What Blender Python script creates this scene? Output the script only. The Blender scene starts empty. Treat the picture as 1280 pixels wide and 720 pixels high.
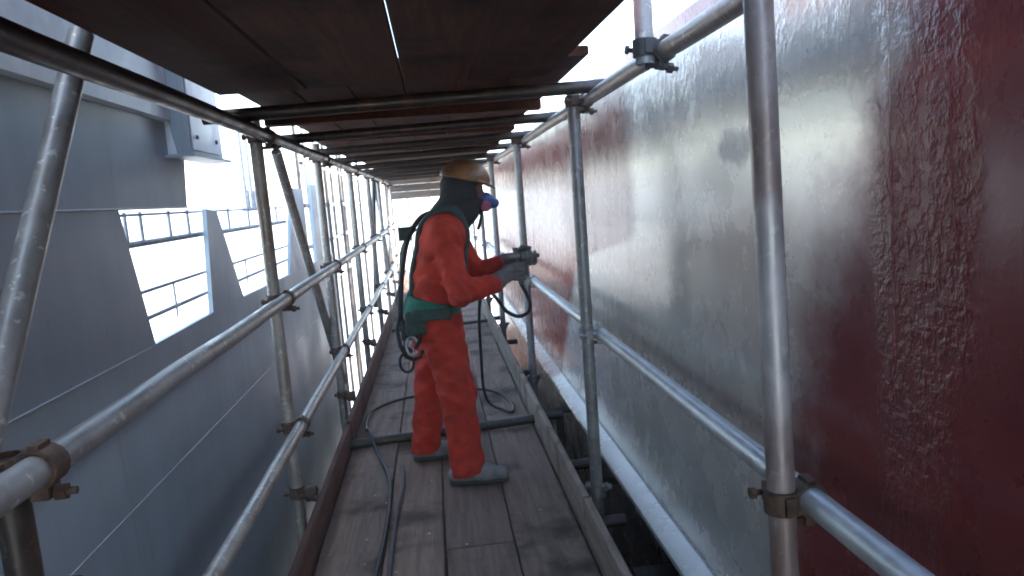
import bpy, math, random
import numpy as np
from mathutils import Vector, Matrix
random.seed(7)
S = bpy.context.scene
COL = S.collection
R_ = math.radians

# ------------------------------------------------------------------ camera, sky, sun, exposure
cam_d = bpy.data.cameras.new('camera'); cam = bpy.data.objects.new('camera', cam_d); COL.objects.link(cam)
cam_d.sensor_width = 36.0; cam_d.lens = 36.0 * 900 / 1280; cam_d.clip_start = 0.05; cam_d.clip_end = 3000
RT = ((0.99118824, 0.08751186, 0.09943613), (-0.10962566, 0.12058823, 0.98663098), (-0.07435109, 0.98883778, -0.12911918))
m = Matrix(((RT[0][0], RT[0][1], -RT[0][2], 0.0), (RT[1][0], RT[1][1], -RT[1][2], 0.0), (RT[2][0], RT[2][1], -RT[2][2], 1.5), (0, 0, 0, 1)))
cam.matrix_world = m
S.camera = cam
SUN_EL, SUN_AZ = 26.0, 90.0                     # the sun stands low on the right, behind the ship
W = bpy.data.worlds.new('World'); S.world = W; W.use_nodes = True
wn = W.node_tree.nodes; wl = W.node_tree.links
sky = wn.new('ShaderNodeTexSky'); sky.sky_type = 'NISHITA'; sky.sun_disc = False
sky.sun_elevation = R_(SUN_EL); sky.sun_rotation = R_(SUN_AZ); sky.dust_density = .6; sky.air_density = 1.0; sky.ozone_density = .6
bg = wn['Background']; wl.new(sky.outputs[0], bg.inputs[0]); bg.inputs[1].default_value = 0.15
sd = bpy.data.lights.new('sun', 'SUN'); sun = bpy.data.objects.new('sun', sd); COL.objects.link(sun)
sd.energy = 4.0; sd.angle = R_(0.5); sd.color = (1.0, 0.95, 0.87)
sun.rotation_euler = Vector((-math.sin(R_(SUN_AZ)) * math.cos(R_(SUN_EL)), -math.cos(R_(SUN_AZ)) * math.cos(R_(SUN_EL)), -math.sin(R_(SUN_EL)))).to_track_quat('-Z', 'Y').to_euler()
S.view_settings.view_transform = 'Standard'; S.view_settings.look = 'None'
S.view_settings.exposure = 3.2; S.view_settings.gamma = 1.0
S.render.engine = 'CYCLES'
S.cycles.filter_width = 1.9
S.cycles.max_bounces = 8; S.cycles.diffuse_bounces = 6; S.cycles.glossy_bounces = 4

# ------------------------------------------------------------------ helpers: materials
class NT:
    def __init__(s, name):
        s.m = bpy.data.materials.new(name); s.m.use_nodes = True
        s.t = s.m.node_tree; s.b = s.t.nodes['Principled BSDF']
    def n(s, typ, ins=None, **kw):
        nd = s.t.nodes.new('ShaderNode' + typ)
        for k, v in kw.items(): setattr(nd, k, v)
        for k, v in (ins or {}).items(): s.put(nd.inputs[k], v)
        return nd
    def put(s, sock, v):
        if isinstance(v, bpy.types.NodeSocket): s.t.links.new(v, sock)
        elif isinstance(v, bpy.types.Node): s.t.links.new(v.outputs[0], sock)
        elif isinstance(v, (tuple, list)) and len(v) == 3 and sock.type == 'RGBA': sock.default_value = (*v, 1)
        else: sock.default_value = v
    def coord(s, scale=(1, 1, 1), rnd=True):
        tc = s.n('TexCoord'); v = tc.outputs['Object']
        if rnd:
            oi = s.n('ObjectInfo'); mu = s.n('Math', {0: oi.outputs['Random'], 1: 37.0}, operation='MULTIPLY')
            v = s.n('VectorMath', {0: v, 1: mu.outputs[0]}, operation='ADD').outputs[0]
        return s.n('Mapping', {'Vector': v, 'Scale': scale}).outputs[0]
    def noise(s, vec, scale, detail=4, rough=0.6, out=0, dist=0.0):
        return s.n('TexNoise', {'Vector': vec, 'Scale': scale, 'Detail': detail, 'Roughness': rough, 'Distortion': dist}).outputs[out]
    def ramp(s, fac, *stops):
        r = s.n('ValToRGB', {0: fac}); e = r.color_ramp.elements
        while len(e) < len(stops): e.new(0.5)
        for el, (p, c) in zip(e, stops):
            el.position = p; el.color = (*c, 1) if isinstance(c, (tuple, list)) else (c, c, c, 1)
        return r.outputs[0]
    def mr(s, v, a, b, c=0.0, d=1.0, smooth=True):
        n = s.n('MapRange', {0: v, 1: a, 2: b, 3: c, 4: d}, interpolation_type='SMOOTHSTEP' if smooth else 'LINEAR')
        return n.outputs[0]
    def math(s, op, a, b=0.0, clamp=False):
        return s.n('Math', {0: a, 1: b}, operation=op, use_clamp=clamp).outputs[0]
    def mix(s, f, a, b, blend='MIX'):
        n = s.n('Mix', {}, data_type='RGBA', blend_type=blend)
        s.put(n.inputs[0], f); s.put(n.inputs[6], a); s.put(n.inputs[7], b)
        return n.outputs[2]
    def bump(s, h, strength=0.3, dist=0.01, normal=None):
        n = s.n('Bump', {'Height': h, 'Strength': strength, 'Distance': dist})
        if normal is not None: s.put(n.inputs['Normal'], normal)
        return n.outputs[0]
    def out(s, base, rough=0.6, metal=0.0, normal=None, **kw):
        s.put(s.b.inputs['Base Color'], base); s.put(s.b.inputs['Roughness'], rough); s.put(s.b.inputs['Metallic'], metal)
        if normal is not None: s.put(s.b.inputs['Normal'], normal)
        for k, v in kw.items(): s.put(s.b.inputs[k.replace('_', ' ')], v)
        return s.m

def plain(name, col, rough=0.6, metal=0.0, var=0.35, scale=18, bump=0.15):
    t = NT(name); v = t.coord()
    nz = t.noise(v, scale, 5)
    c = t.mix(t.mr(nz, 0.3, 0.7), tuple(x * (1 - var) for x in col), tuple(min(1, x * (1 + var * .6)) for x in col))
    return t.out(c, t.mr(nz, 0.3, 0.7, rough * .85, min(1, rough * 1.15)), metal, t.bump(t.noise(v, scale * 4, 3), bump, 0.004))

def tube_mat(name, base, rust=0.3, red=0.0, speck=.7):
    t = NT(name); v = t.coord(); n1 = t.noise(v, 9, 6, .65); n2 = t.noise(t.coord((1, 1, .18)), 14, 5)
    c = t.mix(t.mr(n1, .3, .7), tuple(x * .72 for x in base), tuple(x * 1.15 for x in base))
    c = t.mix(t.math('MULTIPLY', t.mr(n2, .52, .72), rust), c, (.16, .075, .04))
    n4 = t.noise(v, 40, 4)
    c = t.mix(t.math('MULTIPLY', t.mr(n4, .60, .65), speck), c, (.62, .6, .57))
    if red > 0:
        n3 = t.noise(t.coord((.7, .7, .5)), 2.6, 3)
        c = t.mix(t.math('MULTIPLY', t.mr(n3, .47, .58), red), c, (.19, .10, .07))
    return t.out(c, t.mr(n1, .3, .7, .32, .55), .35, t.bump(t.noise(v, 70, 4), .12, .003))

M = {}
M['tube'] = tube_mat('galvanised_tube', (.30, .30, .30), .4)
M['tube_red'] = tube_mat('galvanised_tube_with_overspray', (.50, .49, .49), .6, .5)
M['tube_warm'] = tube_mat('weathered_tube', (.36, .33, .29), .45)
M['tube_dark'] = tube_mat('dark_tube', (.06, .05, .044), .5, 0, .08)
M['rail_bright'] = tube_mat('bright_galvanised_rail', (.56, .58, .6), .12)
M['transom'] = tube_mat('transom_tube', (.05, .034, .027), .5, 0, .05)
M['rust'] = plain('rusty_fitting', (.12, .075, .055), .62, .4, .5, 30, .4)
M['zinc'] = plain('zinc_fitting', (.36, .36, .38), .4, .5, .3, 30, .3)
M['bar'] = plain('grey_bar', (.36, .38, .41), .6)

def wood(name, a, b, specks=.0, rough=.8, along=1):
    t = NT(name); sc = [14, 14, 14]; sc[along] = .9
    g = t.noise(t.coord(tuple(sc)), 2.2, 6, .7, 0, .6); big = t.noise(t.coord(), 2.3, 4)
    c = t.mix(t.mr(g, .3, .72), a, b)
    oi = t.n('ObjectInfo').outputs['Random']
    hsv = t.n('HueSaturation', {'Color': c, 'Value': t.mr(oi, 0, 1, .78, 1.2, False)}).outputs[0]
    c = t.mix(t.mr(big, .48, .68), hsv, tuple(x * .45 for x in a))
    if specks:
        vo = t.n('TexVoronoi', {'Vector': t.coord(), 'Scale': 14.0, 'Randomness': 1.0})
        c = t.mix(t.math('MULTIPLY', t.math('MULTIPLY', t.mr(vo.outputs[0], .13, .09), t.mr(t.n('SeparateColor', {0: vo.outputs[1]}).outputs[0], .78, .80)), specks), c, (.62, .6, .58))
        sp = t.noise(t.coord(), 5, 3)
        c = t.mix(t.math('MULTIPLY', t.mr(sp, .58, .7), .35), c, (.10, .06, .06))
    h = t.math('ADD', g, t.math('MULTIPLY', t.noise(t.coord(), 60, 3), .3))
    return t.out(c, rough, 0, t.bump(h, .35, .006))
M['floor_wood'] = wood('walkway_plank', (.185, .128, .098), (.30, .218, .17), .6)
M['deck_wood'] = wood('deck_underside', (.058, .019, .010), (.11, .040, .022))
M['toe_pale'] = wood('pale_toe_board', (.24, .18, .13), (.40, .32, .25))
M['toe_red'] = wood('brown_toe_board', (.10, .045, .03), (.20, .09, .06))
M['grey_wood'] = wood('weathered_board', (.16, .13, .115), (.26, .22, .19), 0, .8, 0)

for k_, v_ in (('deck_wood', .12), ('floor_wood', .3)): M[k_].node_tree.nodes['Principled BSDF'].inputs['Specular IOR Level'].default_value = v_
# left steel wall: blue grey paint with streaks
t = NT('blue_grey_wall_paint'); v = t.coord(rnd=False)
st = t.noise(t.coord((3.2, 3.2, .35), False), 2.0, 5); bl = t.noise(v, 1.3, 4, .55)
c = t.mix(t.mr(st, .3, .72), (.28, .335, .375), (.32, .375, .415))
c = t.mix(t.math('MULTIPLY', t.mr(bl, .5, .75), .4), c, (.24, .25, .26))
rr = t.noise(t.coord((6, 6, .5), False), 2.4, 6, .65)
c = t.mix(t.math('MULTIPLY', t.math('MULTIPLY', t.mr(rr, .58, .72), t.mr(bl, .38, .55)), .4), c, (.21, .165, .13))
c = t.mix(t.math('MULTIPLY', t.mr(t.noise(v, 22, 5), .66, .74), .4), c, (.12, .13, .14))
M['wall'] = t.out(c, t.mr(bl, .3, .7, .38, .55), 0, t.bump(t.math('ADD', t.noise(v, 1.4, 2), t.math('MULTIPLY', t.noise(v, 26, 4), .06)), .22, .06))
M['strake'] = plain('pale_grey_paint', (.62, .66, .67), .5, 0, .2, 5, .05)
M['white_plate'] = plain('white_plate', (.62, .62, .68), .5, 0, .12, 8, .05)
M['seam'] = plain('pale_seam', (.42, .42, .42), .5, 0, .2, 20, .2)

# ship hull: grey primer band between red oxide coats, wet gloss, pitted
t = NT('hull_paint'); P = t.n('TexCoord').outputs['Object']
sx = t.n('SeparateXYZ', {0: P}); y, z = sx.outputs[1], sx.outputs[2]
wob = t.math('MULTIPLY', t.math('SUBTRACT', t.noise(P, 3.2, 6, .65), .5), .55)
wobz = t.math('MULTIPLY', t.math('SUBTRACT', t.noise(t.n('Mapping', {'Vector': P, 'Scale': (1, 3.2, .35)}).outputs[0], 3.0, 6, .7), .5), .75)
yy = t.math('ADD', y, wob)
# near edge of the grey band: about 1.36 at the top, 1.75 low down
near_e = t.mr(z, .6, 1.85, 1.82, 1.30, False)
near_m = t.mr(t.math('SUBTRACT', yy, near_e), -.13, .2)
far_e = t.mr(z, 1.0, 1.30, 4.62, 3.22); far_low = t.mr(z, .1, 1.0, .85, 0.0, False)
far_e = t.math('ADD', far_e, far_low)
ff = t.math('SUBTRACT', far_e, t.math('ADD', y, t.math('MULTIPLY', wob, .25)))
far_m = t.mr(ff, -.12, .12)
grey = t.math('MULTIPLY', near_m, far_m)
# reflection of the bright left side painted silver over the red further along
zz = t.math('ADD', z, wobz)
refl = t.math('MULTIPLY', t.mr(zz, 1.02, 1.22), t.mr(zz, 1.70, 1.56))
refl = t.math('MULTIPLY', t.math('MULTIPLY', refl, t.mr(y, 2.9, 3.5)), .8)
top_red = t.noise(t.n('Mapping', {'Vector': P, 'Scale': (1, 2.5, .7)}).outputs[0], 9, 5)
red_c = t.mix(t.mr(t.noise(P, 2.1, 5), .35, .7), (.15, .019, .024), (.21, .036, .034))
red_c = t.mix(t.math('MULTIPLY', t.mr(y, 3.2, 4.6), .6), red_c, (.27, .05, .04))
gn = t.noise(P, 4.5, 6, .65)
grey_c = t.mix(t.mr(gn, .25, .75), (.60, .57, .525), (.70, .67, .62))
streak = t.noise(t.n('Mapping', {'Vector': P, 'Scale': (1, 7, .5)}).outputs[0], 3.0, 5)
grey_c = t.mix(t.math('MULTIPLY', t.mr(streak, .45, .75), .12), grey_c, (.46, .43, .40))
c = t.mix(refl, red_c, t.mix(t.mr(streak, .35, .65), (.40, .28, .25), (.52, .47, .44)))
c = t.mix(grey, c, grey_c)
c = t.mix(t.mr(z, .03, .0), c, (.022, .018, .018))      # hull darkened under the rubbing ledge, painting in the shade of the gap
# scuffed round spot and scattered chips
dv = t.n('VectorMath', {0: t.n('Mapping', {'Vector': P, 'Scale': (1, .42, 1)}).outputs[0], 1: (.9, 2.07 * .42, 1.585)}, operation='DISTANCE').outputs[1]
spot = t.mr(t.math('ADD', dv, t.math('MULTIPLY', t.math('SUBTRACT', t.noise(P, 16, 5), .5), .09)), .064, .030)
c = t.mix(t.math('MULTIPLY', spot, .4), c, (.22, .22, .23))
chip = t.math('MULTIPLY', t.mr(t.noise(P, 38, 6, .7), .645, .70), t.mr(t.noise(P, 2.0, 3), .45, .62))
c = t.mix(t.math('MULTIPLY', chip, t.mr(grey, 0, 1, .5, .06)), c, (.12, .075, .075))
# relief: pits and runs, strongest beside the vertical weld and along the top
pit = t.noise(P, 30, 4, .6); vo = t.n('TexVoronoi', {'Vector': P, 'Scale': 42.0}).outputs[0]
run = t.noise(t.n('Mapping', {'Vector': P, 'Scale': (1, 1, .55)}).outputs[0], 30, 3)
rough_zone = t.math('MAXIMUM', t.math('MULTIPLY', t.mr(t.math('ADD', y, t.math('MULTIPLY', wob, .4)), 1.10, 1.2), t.mr(y, 1.44, 1.32)), t.math('MULTIPLY', t.mr(zz, 1.62, 1.95), t.mr(t.noise(P, 3.4, 4), .42, .62, .12, .6)))
rough_zone = t.math('MAXIMUM', rough_zone, t.math('MULTIPLY', spot, .6))
patches = t.mr(t.noise(P, 2.6, 3), .50, .66)
amp = t.math('ADD', t.math('MULTIPLY', rough_zone, 1.0), t.math('ADD', t.math('MULTIPLY', patches, .06), .006))
h = t.math('MULTIPLY', t.math('ADD', t.mr(pit, .42, .68), t.math('ADD', t.math('MULTIPLY', t.mr(run, .5, .7), .9), t.math('MULTIPLY', t.mr(vo, .0, .25), .35))), amp)
wavy = t.bump(t.noise(P, 1.7, 2), .10, .05)
nrm = t.bump(h, .42, .007, wavy)
rg = t.mix(grey, (.34, .34, .34), (.30, .30, .30))
rg = t.math('ADD', t.mr(gn, .2, .8, .24, .30), t.math('ADD', t.math('MULTIPLY', spot, .2), t.math('MULTIPLY', t.math('MULTIPLY', rough_zone, t.math('SUBTRACT', 1.0, grey)), .12)))
M['hull'] = t.out(c, rg, t.math('MULTIPLY', t.math('MAXIMUM', grey, refl), .32), nrm, Coat_Weight=t.mr(grey, 0, 1, .05, .25), Coat_Roughness=.14)
M['hull'].node_tree.nodes['Principled BSDF'].inputs['Specular IOR Level'].default_value = .5
M['bead'] = plain('weld_bead', (.42, .40, .40), .35, 0, .3, 40, .5)
M['bilge'] = M['hull']

# person's materials
t = NT('red_coverall_cloth'); v = t.coord(rnd=False); n = t.noise(v, 7, 5); fo = t.noise(t.coord((1, 1, 2.2), False), 9, 4, .55, 0, .8)
c = t.mix(t.mr(n, .3, .7), (.42, .026, .012), (.60, .050, .022))
c = t.mix(t.math('MULTIPLY', t.mr(t.noise(v, 5.5, 6, .7), .48, .70), .5), c, (.17, .035, .028))
c = t.mix(t.math('MULTIPLY', t.mr(t.noise(v, 30, 5, .7), .64, .70), .5), c, (.34, .20, .17))
M['coverall'] = t.out(c, .85, 0, t.bump(fo, .55, .02))
M['skin'] = plain('skin', (.22, .11, .075), .55, 0, .15, 12, .05)
M['hood'] = plain('dark_cloth', (.035, .036, .038), .9, 0, .3, 14, .3)
M['helmet'] = plain('ochre_helmet', (.20, .092, .028), .5, 0, .5, 9, .1)
M['mask_blue'] = plain('blue_respirator', (.05, .09, .27), .5, 0, .2, 20, .05)
M['filter'] = plain('pink_filter', (.42, .10, .17), .55, 0, .2, 20, .1)
M['glove'] = plain('grey_glove', (.16, .15, .145), .9, 0, .3, 30, .3)
M['boot'] = plain('grey_boot', (.24, .225, .225), .8, 0, .3, 16, .25)
M['sole'] = plain('boot_sole', (.06, .06, .062), .8)
M['belt'] = plain('green_webbing', (.015, .16, .105), .75, 0, .3, 40, .2)
M['strap'] = plain('dark_green_strap', (.045, .075, .065), .8, 0, .3, 40, .2)
M['black'] = plain('black_rubber', (.022, .022, .024), .6, 0, .3, 30, .1)
M['hose'] = plain('grey_hose', (.10, .095, .10), .55, 0, .3, 20, .1)
M['hose_dark'] = plain('dark_hose', (.03, .028, .03), .5, 0, .3, 20, .1)
M['gun'] = plain('gun_metal', (.24, .235, .235), .5, .6, .2, 20, .1)
M['concrete'] = plain('pale_concrete', (.50, .465, .42), .9, 0, .15, .4, .05)
M['dark_steel'] = plain('dark_steel', (.05, .048, .048), .6, .2, .4, 8, .2)

# ------------------------------------------------------------------ helpers: meshes
class MB:
    def __init__(s): s.v = []; s.f = []
    def add(s, v, f):
        o = len(s.v); s.v += [tuple(p) for p in v]; s.f += [tuple(i + o for i in q) for q in f]; return s
    def box(s, lo, hi):
        x0, y0, z0 = lo; x1, y1, z1 = hi
        return s.add([(x0, y0, z0), (x1, y0, z0), (x1, y1, z0), (x0, y1, z0), (x0, y0, z1), (x1, y0, z1), (x1, y1, z1), (x0, y1, z1)],
                     [(0, 3, 2, 1), (4, 5, 6, 7), (0, 1, 5, 4), (1, 2, 6, 5), (2, 3, 7, 6), (3, 0, 4, 7)])
    def prism(s, poly, x0, x1, axis=0):          # polygon in the other two axes, extruded along axis
        n = len(poly)
        def P(a, b, e): return [(e, a, b), (a, e, b), (a, b, e)][axis]
        v = [P(a, b, x0) for a, b in poly] + [P(a, b, x1) for a, b in poly]
        f = [tuple(range(n))[::-1], tuple(range(n, 2 * n))] + [(i, (i + 1) % n, n + (i + 1) % n, n + i) for i in range(n)]
        return s.add(v, f)
    def path(s, pts, r, seg=12, cap=True, hollow=0.0):
        pts = [Vector(p) for p in pts]; n = len(pts); rs = r if isinstance(r, (list, tuple)) else [r] * n
        T = [(pts[min(i + 1, n - 1)] - pts[max(i - 1, 0)]).normalized() for i in range(n)]
        u = T[0].orthogonal().normalized(); rings = []; off = len(s.v)
        for i in range(n):
            u = (u - T[i] * u.dot(T[i])).normalized(); w = T[i].cross(u)
            s.v += [tuple(pts[i] + (u * math.cos(a) + w * math.sin(a)) * rs[i]) for a in [2 * math.pi * k / seg for k in range(seg)]]
        for i in range(n - 1):
            for k in range(seg):
                a = off + i * seg + k; b = off + i * seg + (k + 1) % seg
                s.f.append((a, b, b + seg, a + seg))
        if cap:
            for i, fl in ((0, True), (n - 1, False)):
                base = [off + i * seg + k for k in range(seg)]
                if hollow:
                    o2 = len(s.v); d = T[i] * (-1 if i == 0 else 1)
                    for dep in (0, .08):
                        for k in base:
                            p = Vector(s.v[k]); q = pts[i] + (p - pts[i]) * hollow - d * dep
                            s.v.append(tuple(q))
                    for k in range(seg):
                        k2 = (k + 1) % seg
                        s.f.append((base[k], base[k2], o2 + k2, o2 + k) if not fl else (base[k2], base[k], o2 + k, o2 + k2))
                        s.f.append((o2 + k, o2 + k2, o2 + seg + k2, o2 + seg + k) if not fl else (o2 + k2, o2 + k, o2 + seg + k, o2 + seg + k2))
                    s.f.append(tuple(o2 + seg + k for k in range(seg)) if not fl else tuple(o2 + seg + k for k in reversed(range(seg))))
                else:
                    s.f.append(tuple(reversed(base)) if fl else tuple(base))
        return s
    def tube(s, a, b, r, seg=18, wob=0.0, hollow=.86):
        a = Vector(a); b = Vector(b); n = 2 if not wob else max(3, int((b - a).length / .5) + 1)
        pts = [a.lerp(b, i / (n - 1)) for i in range(n)]
        if wob:
            for p in pts[1:-1]: p += Vector((random.uniform(-wob, wob), random.uniform(-wob, wob), random.uniform(-wob, wob)))
        return s.path(pts, r, seg, True, hollow)
    def mesh(s, name, mat, smooth=True):
        me = bpy.data.meshes.new(name); me.from_pydata(s.v, [], s.f); me.update()
        me.materials.append(mat)
        if smooth:
            me.shade_smooth()
            try: me.set_sharp_from_angle(angle=R_(38))
            except Exception: pass
        return me
    def build(s, name, mat, parent=None, smooth=True):
        return place(name, s.mesh(name, mat, smooth), parent)
def place(name, me, parent=None):
    o = bpy.data.objects.new(name, me); COL.objects.link(o)
    if parent is not None: o.parent = parent
    return o
def tag(o, label, cat, group=None):
    o['label'] = label; o['category'] = cat
    if group: o['group'] = group
    return o
def struct(o): o['kind'] = 'structure'; return o
def thing(name, label, cat, loc=(0, 0, 0), group=None):
    o = bpy.data.objects.new(name, None); COL.objects.link(o); o.location = loc; o.empty_display_size = .1
    return tag(o, label, cat, group)

# ------------------------------------------------------------------ ground
g = MB(); g.add([(-900, -900, -4.5), (900, -900, -4.5), (900, 900, -4.5), (-900, 900, -4.5)], [(0, 1, 2, 3)])
struct(g.build('ground', M['concrete']))

# ------------------------------------------------------------------ ship hull on the right
HX = .90
prof = [(HX + .02, 1.976), (HX, 1.955), (HX, .080), (HX - .094, .050), (HX - .098, .036), (HX - .085, .022), (HX - .004, -.01), (HX + .02, -.20), (HX + .10, -1.2), (HX + .25, -4.6), (HX + 6, -4.6), (HX + 6, 2.53), (HX + .72, 2.53), (HX + .70, 2.51), (HX + .70, 1.976)]  # raised inboard lip is added to stop sun reaching the left wall
h = MB()
ys = [-5, -2, 0, 1, 2, 3, 4, 5, 6, 8, 10, 12.2]
n = len(prof)
for yv in ys: h.v += [(a, yv, b) for a, b in prof]
for i in range(len(ys) - 1):
    for k in range(n):
        a, b = i * n + k, i * n + (k + 1) % n
        h.f.append((a, a + n, b + n, b))
h.f.append(tuple(range(n))); h.f.append(tuple(range((len(ys) - 1) * n, len(ys) * n))[::-1])
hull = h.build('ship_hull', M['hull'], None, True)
tag(hull, 'glossy dark red ship side with a wide grey primer patch along the walkway', 'ship')
b = MB(); pts = [(HX - .001, -4 + i * .05, .078 + random.uniform(-.002, .002)) for i in range(int(16.1 / .05))]
b.path(pts, .0075, 8); b.build('knuckle_weld', M['bead'], hull)
def rnd_line(y0, z0, y1, z1, nseg, jit):
    return [(HX - .0005, y0 + (y1 - y0) * i / nseg + random.uniform(-jit, jit), z0 + (z1 - z0) * i / nseg) for i in range(nseg + 1)]
b = MB(); pts = rnd_line(1.355, 1.95, 1.335, 1.1, 60, .0018)
b.path(pts, [random.uniform(.0008, .0034) for _ in pts], 6); b.build('vertical_weld', M['hull'], hull)
b = MB(); pts = rnd_line(1.185, 1.66, 1.165, 1.33, 24, .002)
b.path(pts, [random.uniform(.0006, .0018) for _ in pts], 6); b.build('paint_run', M['hull'], hull)

# ------------------------------------------------------------------ steel wall on the left
WX = -1.35
wall = thing('steel_wall', 'blue grey painted steel wall with cut-outs standing in for sun patches', 'wall', (WX, 3, 0))  # cut-outs shaped like sun patches replace sunlit areas of solid wall
wall_off = Vector((WX, 3, 0))
def wpart(name, mb, mat, parent=None):
    o = mb.build(name, mat, wall if parent is None else parent, True)
    
    if parent is None: o.matrix_parent_inverse = Matrix.Translation(-wall_off)
    return o
TH = .028
Zc = lambda z: z + 1.5
b = MB(); b.prism([(-6, Zc(-4)), (9.6, Zc(-4)), (9.6, Zc(-.60)), (5.13, Zc(-.565)), (4.43, Zc(-.566)), (3.503, Zc(-.575)), (3.305, Zc(.058)), (-6, Zc(.058))], WX, WX - TH)
wpart('wall_plate', b, M['wall'])
b = MB(); b.prism([(-6, Zc(.064)), (4.2, Zc(.064)), (4.26, Zc(.34)), (4.26, Zc(2.6)), (-6, Zc(2.6))], WX - .002, WX - TH)
wpart('upper_plate', b, M['wall'])
TH = .035
b = MB(); b.prism([(4.54, Zc(.05)), (4.42, Zc(-.60)), (5.15, Zc(-.60)), (4.75, Zc(.03))], WX - .004, WX - TH + .004); wpart('shade_piece', b, M['wall'])  # wall pieces added for the shade between the sun patches
b = MB(); b.prism([(6.75, Zc(-.62)), (7.9, Zc(-.62)), (7.9, Zc(.22)), (7.28, Zc(.22))], WX - .004, WX - TH + .004); wpart('shade_piece', b, M['wall'])
b = MB(); b.prism([(8.35, Zc(-.62)), (9.3, Zc(-.62)), (9.3, Zc(.45)), (8.5, Zc(.45))], WX - .004, WX - TH + .004); wpart('shade_piece', b, M['wall'])
b = MB(); b.path([(WX, -5, Zc(.061)), (WX, 4.2, Zc(.061))], .005, 8); wpart('seam', b, M['seam'])
b = MB(); b.path([(WX, -5, Zc(-1.19)), (WX, 9.5, Zc(-1.19))], .0035, 8); wpart('seam', b, M['seam'])
b = MB(); b.path([(WX + .002, .8, Zc(-.58)), (WX + .002, 3.45, Zc(-.578))], .0022, 6); wpart('seam', b, M['strake'])
b = MB(); b.prism([(WX + .001, Zc(.505)), (WX + .03, Zc(.515)), (WX + .03, Zc(1.1)), (WX + .001, Zc(1.1))], -5, 4.02, 1); wpart('strake', b, M['strake'])
bk = MB(); bk.box((WX + .001, 4.03, Zc(.335)), (WX + .11, 4.62, Zc(1.1))); bracket = wpart('bracket_box', bk, M['wall'])
b = MB(); b.box((WX + .111, 4.06, Zc(.36)), (WX + .118, 4.56, Zc(.95))); pl = wpart('cover_plate', b, M['white_plate'], bracket)
for yy_, zz_ in ((4.13, .43), (4.13, .60), (4.13, .76), (4.48, .43), (4.48, .60), (4.48, .76)):
    b = MB(); b.path([(WX + .118, yy_, Zc(zz_)), (WX + .127, yy_, Zc(zz_))], .012, 6); wpart('bolt', b, M['dark_steel'], bracket)
b = MB(); b.box((WX + .001, 3.95, Zc(.318)), (WX + .15, 4.66, Zc(.334))); wpart('flange', b, M['wall'], bracket)
b = MB(); b.prism([(WX + .001, Zc(.33)), (WX + .05, Zc(.33)), (WX + .012, Zc(.56)), (WX + .001, Zc(.56))], 4.004, 4.026, 1); wpart('gusset', b, M['strake'], bracket)
# bars added behind the cut-outs, standing in for scaffold shadows on the wall
def shadow_bars(label, bars):
    o = thing('shadow_bars', label, 'shadow_bars', (WX - .06, bars[0][0][0], 0), 'bars added as scaffold shadows in the wall cut-outs')
    for (a, c, r) in bars:
        b = MB(); b.tube((0, a[0] - bars[0][0][0], Zc(a[1])), (0, c[0] - bars[0][0][0], Zc(c[1])), r, 10); b.build('bar', M['bar'], o)
def bars_for(y0, y1, posts, lowposts):
    L = [((y0, -.105), (y1, -.10), .016), ((y0, .035), (y1, .035), .007), ((y0, -.335), (y1, -.33), .009), ((y0, -.465), (y1, -.455), .011)]
    L += [((p, -.105), (p, .05), .009) for p in posts] + [((p, -.52), (p, -.33), .006) for p in lowposts]
    return L
shadow_bars('grey bars added as scaffold shadows in the near slanted wall cut-out', bars_for(3.3, 4.62, (3.50, 3.68, 4.06, 4.36), (4.0,)))
shadow_bars('grey bars added as scaffold shadows in the second cut-out behind the leaning brace', bars_for(4.85, 7.1, (5.2, 5.75, 6.3, 6.75), (5.5, 6.4)))
o = thing('shadow_slats', 'narrow upright slats added as shadow stripes high in the wall cut-out', 'shade_slats', (WX - .12, 6.0, Zc(.05)))  # added to imitate a grid of shadows on sunlit wall
for k in range(3):
    b = MB(); b.box((-.012, k * .19, 0), (.012, k * .19 + .07, .75)); b.build('slat', M['bar'], o)
b = MB(); b.box((-.014, -.1, -.03), (.014, .6, .0)); b.build('slat_rail', M['bar'], o)

# ------------------------------------------------------------------ scaffold walkway floor
floor = thing('plank_walkway', 'weathered grey plank floor of the scaffold walkway between toe boards', 'walkway', (0, 3, 0))
seams = [-.632, -.345, -.075, .232, .535]
joints = [[-2.2, .6, 3.05, 6.1, 9.2, 12.4, 16], [-2.2, 1.2, 4.46, 7.4, 10.6, 13.4, 16], [-2.2, .2, 2.98, 6.4, 9.4, 12.2, 16], [-2.2, 1.5, 4.50, 7.7, 10.9, 16]]
def plank_mesh(w, l, th, ch=.006):
    b = MB()
    pr = [(ch, -th), (w - ch, -th), (w, -th + ch), (w, -ch), (w - ch, 0), (ch, 0), (0, -ch), (0, -th + ch)]
    return b.prism(pr, 0, l, 1)
for i in range(4):
    for j in range(len(joints[i]) - 1):
        y0, y1 = joints[i][j], joints[i][j + 1]
        gap = random.uniform(.005, .013)
        o = plank_mesh(seams[i + 1] - seams[i] - gap, y1 - y0 - .006, .045).build('plank', M['floor_wood'], floor, True)
        o.location = (seams[i] + gap / 2, y0 - 3, random.uniform(-.010, 0.0)); o.rotation_euler = (random.uniform(-.0012, .0012), random.uniform(-.004, .004), random.uniform(-.001, .001))
bt = MB(); bt.tube((-.635, 4.41, .031), (.535, 4.54, .031), .029, 16)
tag(bt.build('cross_tube', M['tube_dark']), 'dark tube lying across the planks just behind the worker\'s shoes', 'pipe')
bt = MB(); bt.tube((-.60, 8.4, .022), (.53, 8.5, .022), .02, 12)
tag(bt.build('cross_tube', M['tube_dark']), 'dark batten tube lying across the walkway planks far beyond the worker', 'pipe')

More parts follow.
